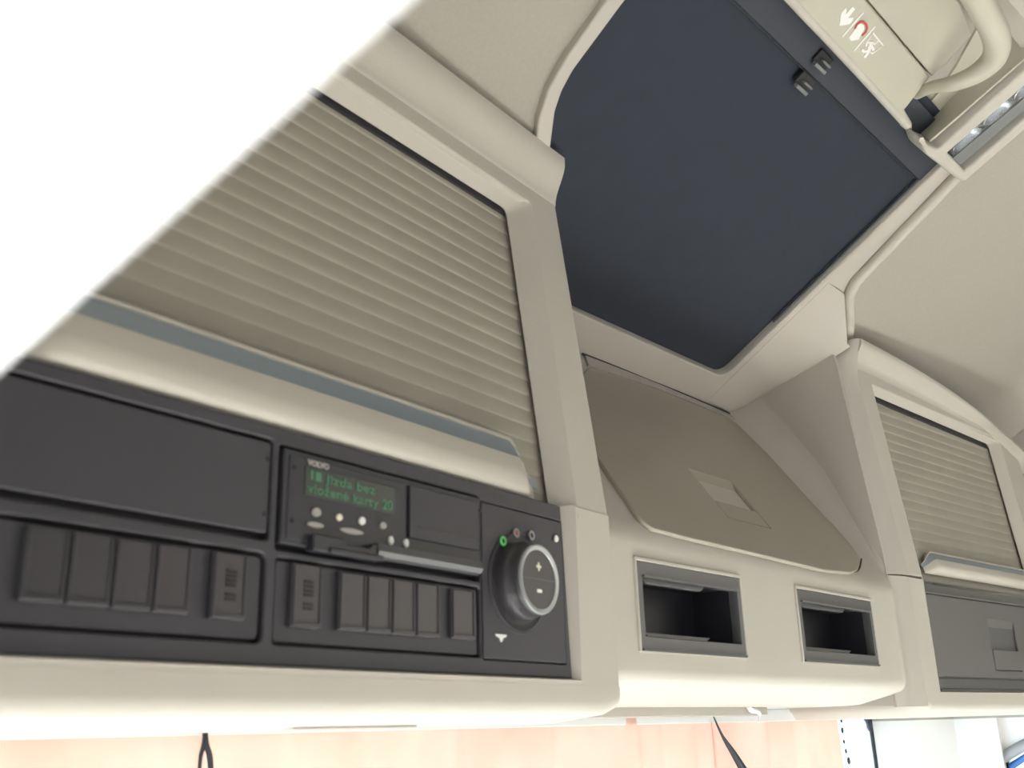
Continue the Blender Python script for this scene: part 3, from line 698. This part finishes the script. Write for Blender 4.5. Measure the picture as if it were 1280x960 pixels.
# reflector bowl and lens
rim_ = PQ.pts([(1177, 184), (1199, 207), (1345, 80), (1318, 60)], .006)
plate('lamp_base', PQ, [rim_], -.010, .003, LAMPG, lam, .0005)
def cup(pxa):
    c = PQ.at(pxa[0], pxa[1], .0); du = V(PQ.at(pxa[0]+12, pxa[1]-10.5, 0))-V(c); du.normalize(); dv = V((-du.y, du.x))
    rows = []
    for r_, f_ in ((1.0, .0035), (.85, -.001), (.6, -.005), (.3, -.008), (.08, -.0085)):
        rows.append([PQ.w(*(V(c)+du*(.021*r_*math.cos(k*math.pi/10))+dv*(.0115*r_*math.sin(k*math.pi/10))), f_) for k in range(20)])
    return grid('reflector', rows, CHROME, lam, thick=.0006, smooth=60)
cup((1207, 171)); cup((1245, 138)); cup((1284, 105))
PQl = Pl(PQ.w(0, 0, .006), PQ.u, PQ.v)
lens = plate('lens', PQ, [rnd(PQ.pts([(1181, 184), (1195, 198), (1335, 76), (1318, 62)], .006), .001, 2)], .0065, .0015, LENS, lam, .0004)
plate('lens_border', PQ, [PQ.pts([(1190, 197), (1199.5, 206), (1345, 80), (1336, 74)], .006)], .0075, .002, LAMPG, lam, .0006)

# ================================================================== BELOW THE CONSOLE: curtain rail, curtains, windscreen, pillar
YC = .66
PW = Pl((0, YC, 0), (1, 0, 0), ZZ)
ra = PW.at(757, 890)[0]; rb_ = PW.at(956, 888)[0]
rz1 = PW.at(850, 882.5)[1]; rz0 = PW.at(850, 896)[1]
rl2 = plate('curtain_rail', PW, [rc(ra-.6, rz0, rb_, rz1)], .004, .010, BEIGE2, None, .0015)
tag(rl2, 'short pale curtain rail under the centre console', 'rail')
hk = PW.at(935, 884)
hkp = [PW.w(PW.at(x, y)[0], PW.at(x, y)[1], .010) for x, y in [(926, 882), (930, 888), (938, 890), (941, 895), (939, 903)]]
hook = tube('curtain_hook', hkp, [.003, .0035, .003, .002, .0012], WHITEC, None, seg=10)
tag(hook, 'small white plastic hook hanging from the curtain rail', 'hook')
PWc = Pl((0, .70, 0), (1, 0, 0), ZZ)
TAPE = mat('white_track_plastic', (.85, .85, .83), .5)
trk = plate('curtain_track', Pl((0, .684, 0), (1, 0, 0), ZZ), [rc(-.05, .0034, PWc.at(1046, 900)[0]-.02, .019)], 0, .004, TAPE, None, .0008)
tag(trk, 'long white curtain track strip along the top of the peach curtains', 'rail')
def curtain(px0, px1, label, phase, seedf, gatherL=0, gatherR=0):
    a0 = PWc.at(px0, 930)[0]; a1 = PWc.at(px1, 930)[0]; rows = []; zt = PWc.at((px0+px1)/2, 914)[1]+.004
    if zt > .012: zt = .012
    nx = 120
    for i in range(26):
        z = .012 - .17*(i/25); r_ = []
        for j in range(nx+1):
            u = j/nx; x = a0+(a1-a0)*u
            fold = .010*math.sin(u*(a1-a0)*42+phase)+.006*math.sin(u*(a1-a0)*95+phase*2+seedf)+.012*math.sin(u*(a1-a0)*17+seedf)
            x += -gatherR*(u**3)*(.012-z)+gatherL*((1-u)**3)*(.012-z)
            r_.append(V((x, .70+fold*(.6+(.012-z)*1.5), z)))
        rows.append(r_)
    o = grid('curtain', rows, CURT, None, thick=.0012, smooth=80)
    return tag(o, label, 'curtain', 'peach curtains across the windscreen')
curtain(-120, 254, 'peach curtain at the left end, left of the narrow dark split strip', .3, 1.0, 0, .05)
curtain(257, 899, 'wide peach curtain under the dials and the centre console', 1.7, 2.0, .05, -.05)
curtain(899, 1050, 'narrow peach curtain next to the black dotted windscreen edge', 2.2, 3.1, -.05, -.05)
# windscreen
PG = Pl((0, .80, 0), (1, 0, 0), ZZ)
gx1 = PG.at(1091, 950)[0]
wtop = PG.at(1065, 896)[1]
gl_ = plate('window_1', PG, [rnd(rc(-.02, -.95, gx1, .012), [0, 0, .03, 0])], 0, .005, GLASS, None, .0005); struct(gl_, 'windscreen glass')
gk = tube('windscreen_gasket', [PG.w(gx1-.16, .0135, .004), PG.w(gx1-.045, .0135, .004), PG.w(gx1-.018, .005, .004), PG.w(gx1-.004, -.014, .004), PG.w(gx1, -.05, .004), PG.w(gx1+.004, -.9, .004)], [.0045]*6, GASKET, None, seg=10)
gk.parent = gl_; gk.matrix_parent_inverse = gl_.matrix_basis.inverted()
for q, r_ in (((1051.5, 900), .005), ((1053, 913), .0055), ((1055, 927), .004), ((1057.5, 939), .0045), ((1061, 951), .0065), ((1063, 965), .006)):
    PS = Pl((0, .735, 0), (1, 0, 0), ZZ)
    c = PG.at(q[0], q[1], .003); d = plate('frit_dot', PG, [disc(c, r_, 18)], .0035, .001, GASKET, None, .0002)
    d.parent = gl_; d.matrix_parent_inverse = gl_.matrix_basis.inverted()
# right side: pillar trim and side window seal
WX = 2.01
PS = Pl((WX, 0, 0), (0, -1, 0), ZZ)
pil = grid('wall_right', [[V((gx1+.006, .815, z)), V((gx1+.03, .79, z)), V((gx1+.055, .745, z)), V((WX-.01, .70, z)), V((WX, .60, z)), V((WX, .40, z)), V((WX, -1.7, z))] for z in (.66, .3, .05, .0)], FABRICB, None, thick=.02, smooth=50)
struct(pil, 'right side wall lining')
pa_ = PS.pts([(1228, 962), (1240, 950), (1262, 937), (1285, 926)])
a0 = PS.at(1228, 962); zb_ = -.9
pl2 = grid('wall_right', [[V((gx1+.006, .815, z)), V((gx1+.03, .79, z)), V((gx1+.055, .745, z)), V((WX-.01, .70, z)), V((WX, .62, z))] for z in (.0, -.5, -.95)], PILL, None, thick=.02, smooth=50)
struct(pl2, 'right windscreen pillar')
sw = [(-.62, -.0), (-.62, -.95), (1.7, -.95), (1.7, 0)]
sg = PS.pts([(1222, 968), (1238, 952), (1258, 939), (1290, 921)])
seal_in = PS.pts([(1236, 972), (1250, 958), (1266, 946), (1292, 932)])
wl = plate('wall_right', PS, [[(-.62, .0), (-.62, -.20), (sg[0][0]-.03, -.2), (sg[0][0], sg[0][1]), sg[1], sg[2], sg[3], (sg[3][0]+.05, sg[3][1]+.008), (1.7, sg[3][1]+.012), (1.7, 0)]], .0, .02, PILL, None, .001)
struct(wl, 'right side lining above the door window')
w2 = plate('window_2', PS, [[sg[0], sg[1], sg[2], sg[3], (sg[3][0]+.05, sg[3][1]+.008), (.9, sg[3][1]+.012), (.9, -.7), (sg[0][0]-.02, -.7)]], -.02, .004, GLASS, None, .0004); struct(w2, 'right door window')
def along(px, off): return [PS.w(*PS.at(x, y, off), off) for x, y in px]
s3 = along([(1195, 1010), (1226, 972), (1243, 955), (1262, 942), (1290, 927), (1345, 905)], .002)
s_ = tube('window_seal', s3, [.0095]*len(s3), GREYS, None, seg=12); s_.parent = w2; s_.matrix_parent_inverse = w2.matrix_basis.inverted()
s4 = along([(1222, 1006), (1246, 976), (1262, 960), (1276, 950), (1296, 939), (1350, 917)], -.010)
s_ = tube('door_edge', s4, [.0060]*len(s4), BLUES, None, seg=10); s_.parent = w2; s_.matrix_parent_inverse = w2.matrix_basis.inverted(); s_['label'] = 'blue painted door edge'

# dark tubes drawn over the dark gaps between the curtains
PT = Pl((0, .675, 0), (1, 0, 0), ZZ)
def ptw(px): return [PT.w(*PT.at(x, y)) for x, y in px]
t1_ = tube('tmp', ptw([(256, 912), (255.5, 928), (251, 945), (249, 968)]), [.0016, .0020, .0016, .0012], GASKET, None, seg=8)
t2_ = tube('curtain_gap_strip', ptw([(257, 912), (258, 930), (262, 945), (264, 968)]), [.0016, .0020, .0022, .0020], GASKET, None, seg=8)
tie = join('curtain_gap_strip', [t2_, t1_]); tag(tie, 'dark split strip in front of the peach curtain below the switch blanks', 'strap')
t3_ = tube('curtain_gap_strip', ptw([(892, 896), (903, 920), (917, 942), (935, 972)]), [.0008, .0018, .0040, .0060], GASKET, None, seg=8)
tag(t3_, 'dark slanting strip in front of the peach curtain below the storage slots', 'strap')

# ================================================================== SHELL of the cab
def box(name, lo, hi, m, label=None):
    bm = bmesh.new(); bmesh.ops.create_cube(bm, size=1)
    for v in bm.verts: v.co = V(((lo[i]+hi[i])/2+v.co[i]*(hi[i]-lo[i]) for i in range(3)))
    me = bpy.data.meshes.new(name); bm.to_mesh(me); bm.free(); o = link(name, me, m, None, 20); struct(o, label); return o
box('floor', (-.05, -1.75, -1.67), (2.05, 1.25, -1.65), FLOORM)
# header body behind the lockers, closes the space to the roof front
box('wall_front', (-.05, .83, .02), (2.05, .85, .55), BEIGE, 'front wall above the windscreen')
box('wall_left', (-.07, .45, .0), (.06, .85, .60), BEIGE, 'left wall beside the left locker')
# blown-out white door surround right beside the eye
e_a = ray(-60, 509); e_a = e_a*(.075/e_a.x); e_b = ray(0, 455); e_b = e_b*(.054/e_b.x); e_c = ray(496, 0); e_c = e_c*(.054/e_c.x)
dirv = (e_c-e_b).normalized()
rows = []
for k in (-4.0, -2.2, -.6, 0, .5, 1.0, 1.6, 3.0, 6.0):
    b = e_b + (e_c-e_b)*k
    rows.append([b+V((.020, 0, .042)), b+V((.006, 0, .008)), b+V((.0016, 0, .0012)), b+V((0, 0, 0)), b+V((-.003, 0, .0012)), b+V((-.006, 0, .006)), b+V((-.030, 0, .075)), b+V((-.06, 0, .19)), b+V((-.075, 0, .34)), b+V((-.08, 0, .75)), b+V((-.05, 0, .75)), b+V((.020, 0, .30))])
dr = grid('door_1', rows, WHITEC, None, closed=True, smooth=60); struct(dr, 'white edge of the open driver door surround, close to the camera at the upper left')

rf_ = plate('ceiling', PF, [[(-.12, -.25), (2.10, -.25), (2.10, 1.65), (-.12, 1.65)]], -.085, .02, WHITEC, None, .001); struct(rf_, 'unseen outer roof slab added to keep the sun out')  # unseen slab above the lining, added to stop sun leaking through the roof
# ------------------------------------------------------------------ dashboard below the windscreen (unseen, set high and pale to bounce light onto the lips)
rows = [[V((x, y, z)) for x in (.08, .5, 1.0, 1.5, 1.88)] for y, z in ((1.25, -.56), (.95, -.54), (.62, -.50), (.30, -.50), (.22, -.54), (.20, -.9), (.35, -1.64))]
ds = grid('dashboard', rows, DASHM, None, thick=.01, smooth=50)
tag(ds, 'unseen pale dashboard top below the windscreen, raised to bounce light up', 'dashboard')

def seat(x0, x1, label):  # unseen seats, added as bright sunlit surfaces that bounce light up
    t = thing('seat', label, 'seat', ((x0+x1)/2, -.55, -1.65), 'unseen light seats added below the frame to bounce light up')
    def cush(name, prof_, m):
        rows = []
        for k in range(13):
            u = k/12; x = x0+(x1-x0)*u; e = 1-abs(2*u-1)**6
            cy = sum(p[0] for p in prof_)/len(prof_); cz = sum(p[1] for p in prof_)/len(prof_)
            rows.append([V((x, cy+(y-cy)*(.8+.2*e), cz+(z-cz)*(.8+.2*e))) for y, z in prof_])
        return grid(name, rows, m, t, closed=True, smooth=60)
    cush('seat_cushion', [(-.80, -1.20), (-.28, -1.18), (-.25, -1.14), (-.26, -1.08), (-.50, -1.06), (-.80, -1.08)], SEATM)
    cush('backrest', [(-.82, -1.10), (-.70, -1.05), (-.82, -.50), (-.90, -.40), (-1.0, -.46), (-.95, -1.05)], SEATM)
    cush('seat_base', [(-.75, -1.65), (-.40, -1.65), (-.40, -1.2), (-.75, -1.2)], DARK)
seat(.22, .74, 'unseen light fabric driver seat, added to bounce light up beneath the left locker'); seat(1.30, 1.82, 'unseen light fabric passenger seat, added to bounce light up beneath the right locker')
# ================================================================== LIGHT
w = bpy.data.worlds.new('daylight'); bpy.context.scene.world = w; w.use_nodes = True; nt = w.node_tree
bg = nt.nodes['Background']; tc = nt.nodes.new('ShaderNodeTexCoord'); sp = nt.nodes.new('ShaderNodeSeparateXYZ')
nt.links.new(tc.outputs['Generated'], sp.inputs[0])
mr = nt.nodes.new('ShaderNodeMapRange'); mr.inputs['From Min'].default_value = .0; mr.inputs['From Max'].default_value = .7
mr.inputs['To Min'].default_value = .30; mr.inputs['To Max'].default_value = 11.5; mr.interpolation_type = 'SMOOTHSTEP'
mr2 = nt.nodes.new('ShaderNodeMapRange'); mr2.inputs['From Min'].default_value = .2; mr2.inputs['From Max'].default_value = -.8
mr2.inputs['To Min'].default_value = 0; mr2.inputs['To Max'].default_value = 1.0; ad = nt.nodes.new('ShaderNodeMath'); ad.operation = 'ADD'
nt.links.new(sp.outputs['X'], mr2.inputs['Value']); nt.links.new(mr.outputs[0], ad.inputs[0]); nt.links.new(mr2.outputs[0], ad.inputs[1])
nt.links.new(sp.outputs['Y'], mr.inputs['Value']); nt.links.new(ad.outputs[0], bg.inputs['Strength'])
bg.inputs['Color'].default_value = (.97, .985, 1.0, 1)
sun = bpy.data.lights.new('sun', 'SUN'); sun.energy = 56; sun.angle = rad(3); sun.color = (1, .98, .955)
so = bpy.data.objects.new('sun', sun); C.objects.link(so)
so.rotation_euler = V((.30, .5, -.85)).to_track_quat('-Z', 'Y').to_euler()

# ================================================================== CAMERA
cam = bpy.data.cameras.new('camera'); co = bpy.data.objects.new('camera', cam); C.objects.link(co)
cam.sensor_width = 36; cam.lens = 36*FOC/1280; cam.clip_start = .005; cam.clip_end = 100
M = Matrix(((RX.x, -RX.y, -RX.z), (RY.x, -RY.y, -RY.z), (RZ.x, -RZ.y, -RZ.z)))
co.matrix_world = Matrix.Translation(O) @ M.to_4x4()
cam.dof.use_dof = True; cam.dof.focus_distance = 1.25; cam.dof.aperture_fstop = 10.5
bpy.context.scene.camera = co
vs = bpy.context.scene.view_settings
vs.view_transform = 'Standard'; vs.look = 'None'; vs.gamma = 1; vs.use_curve_mapping = False; vs.exposure = -0.44
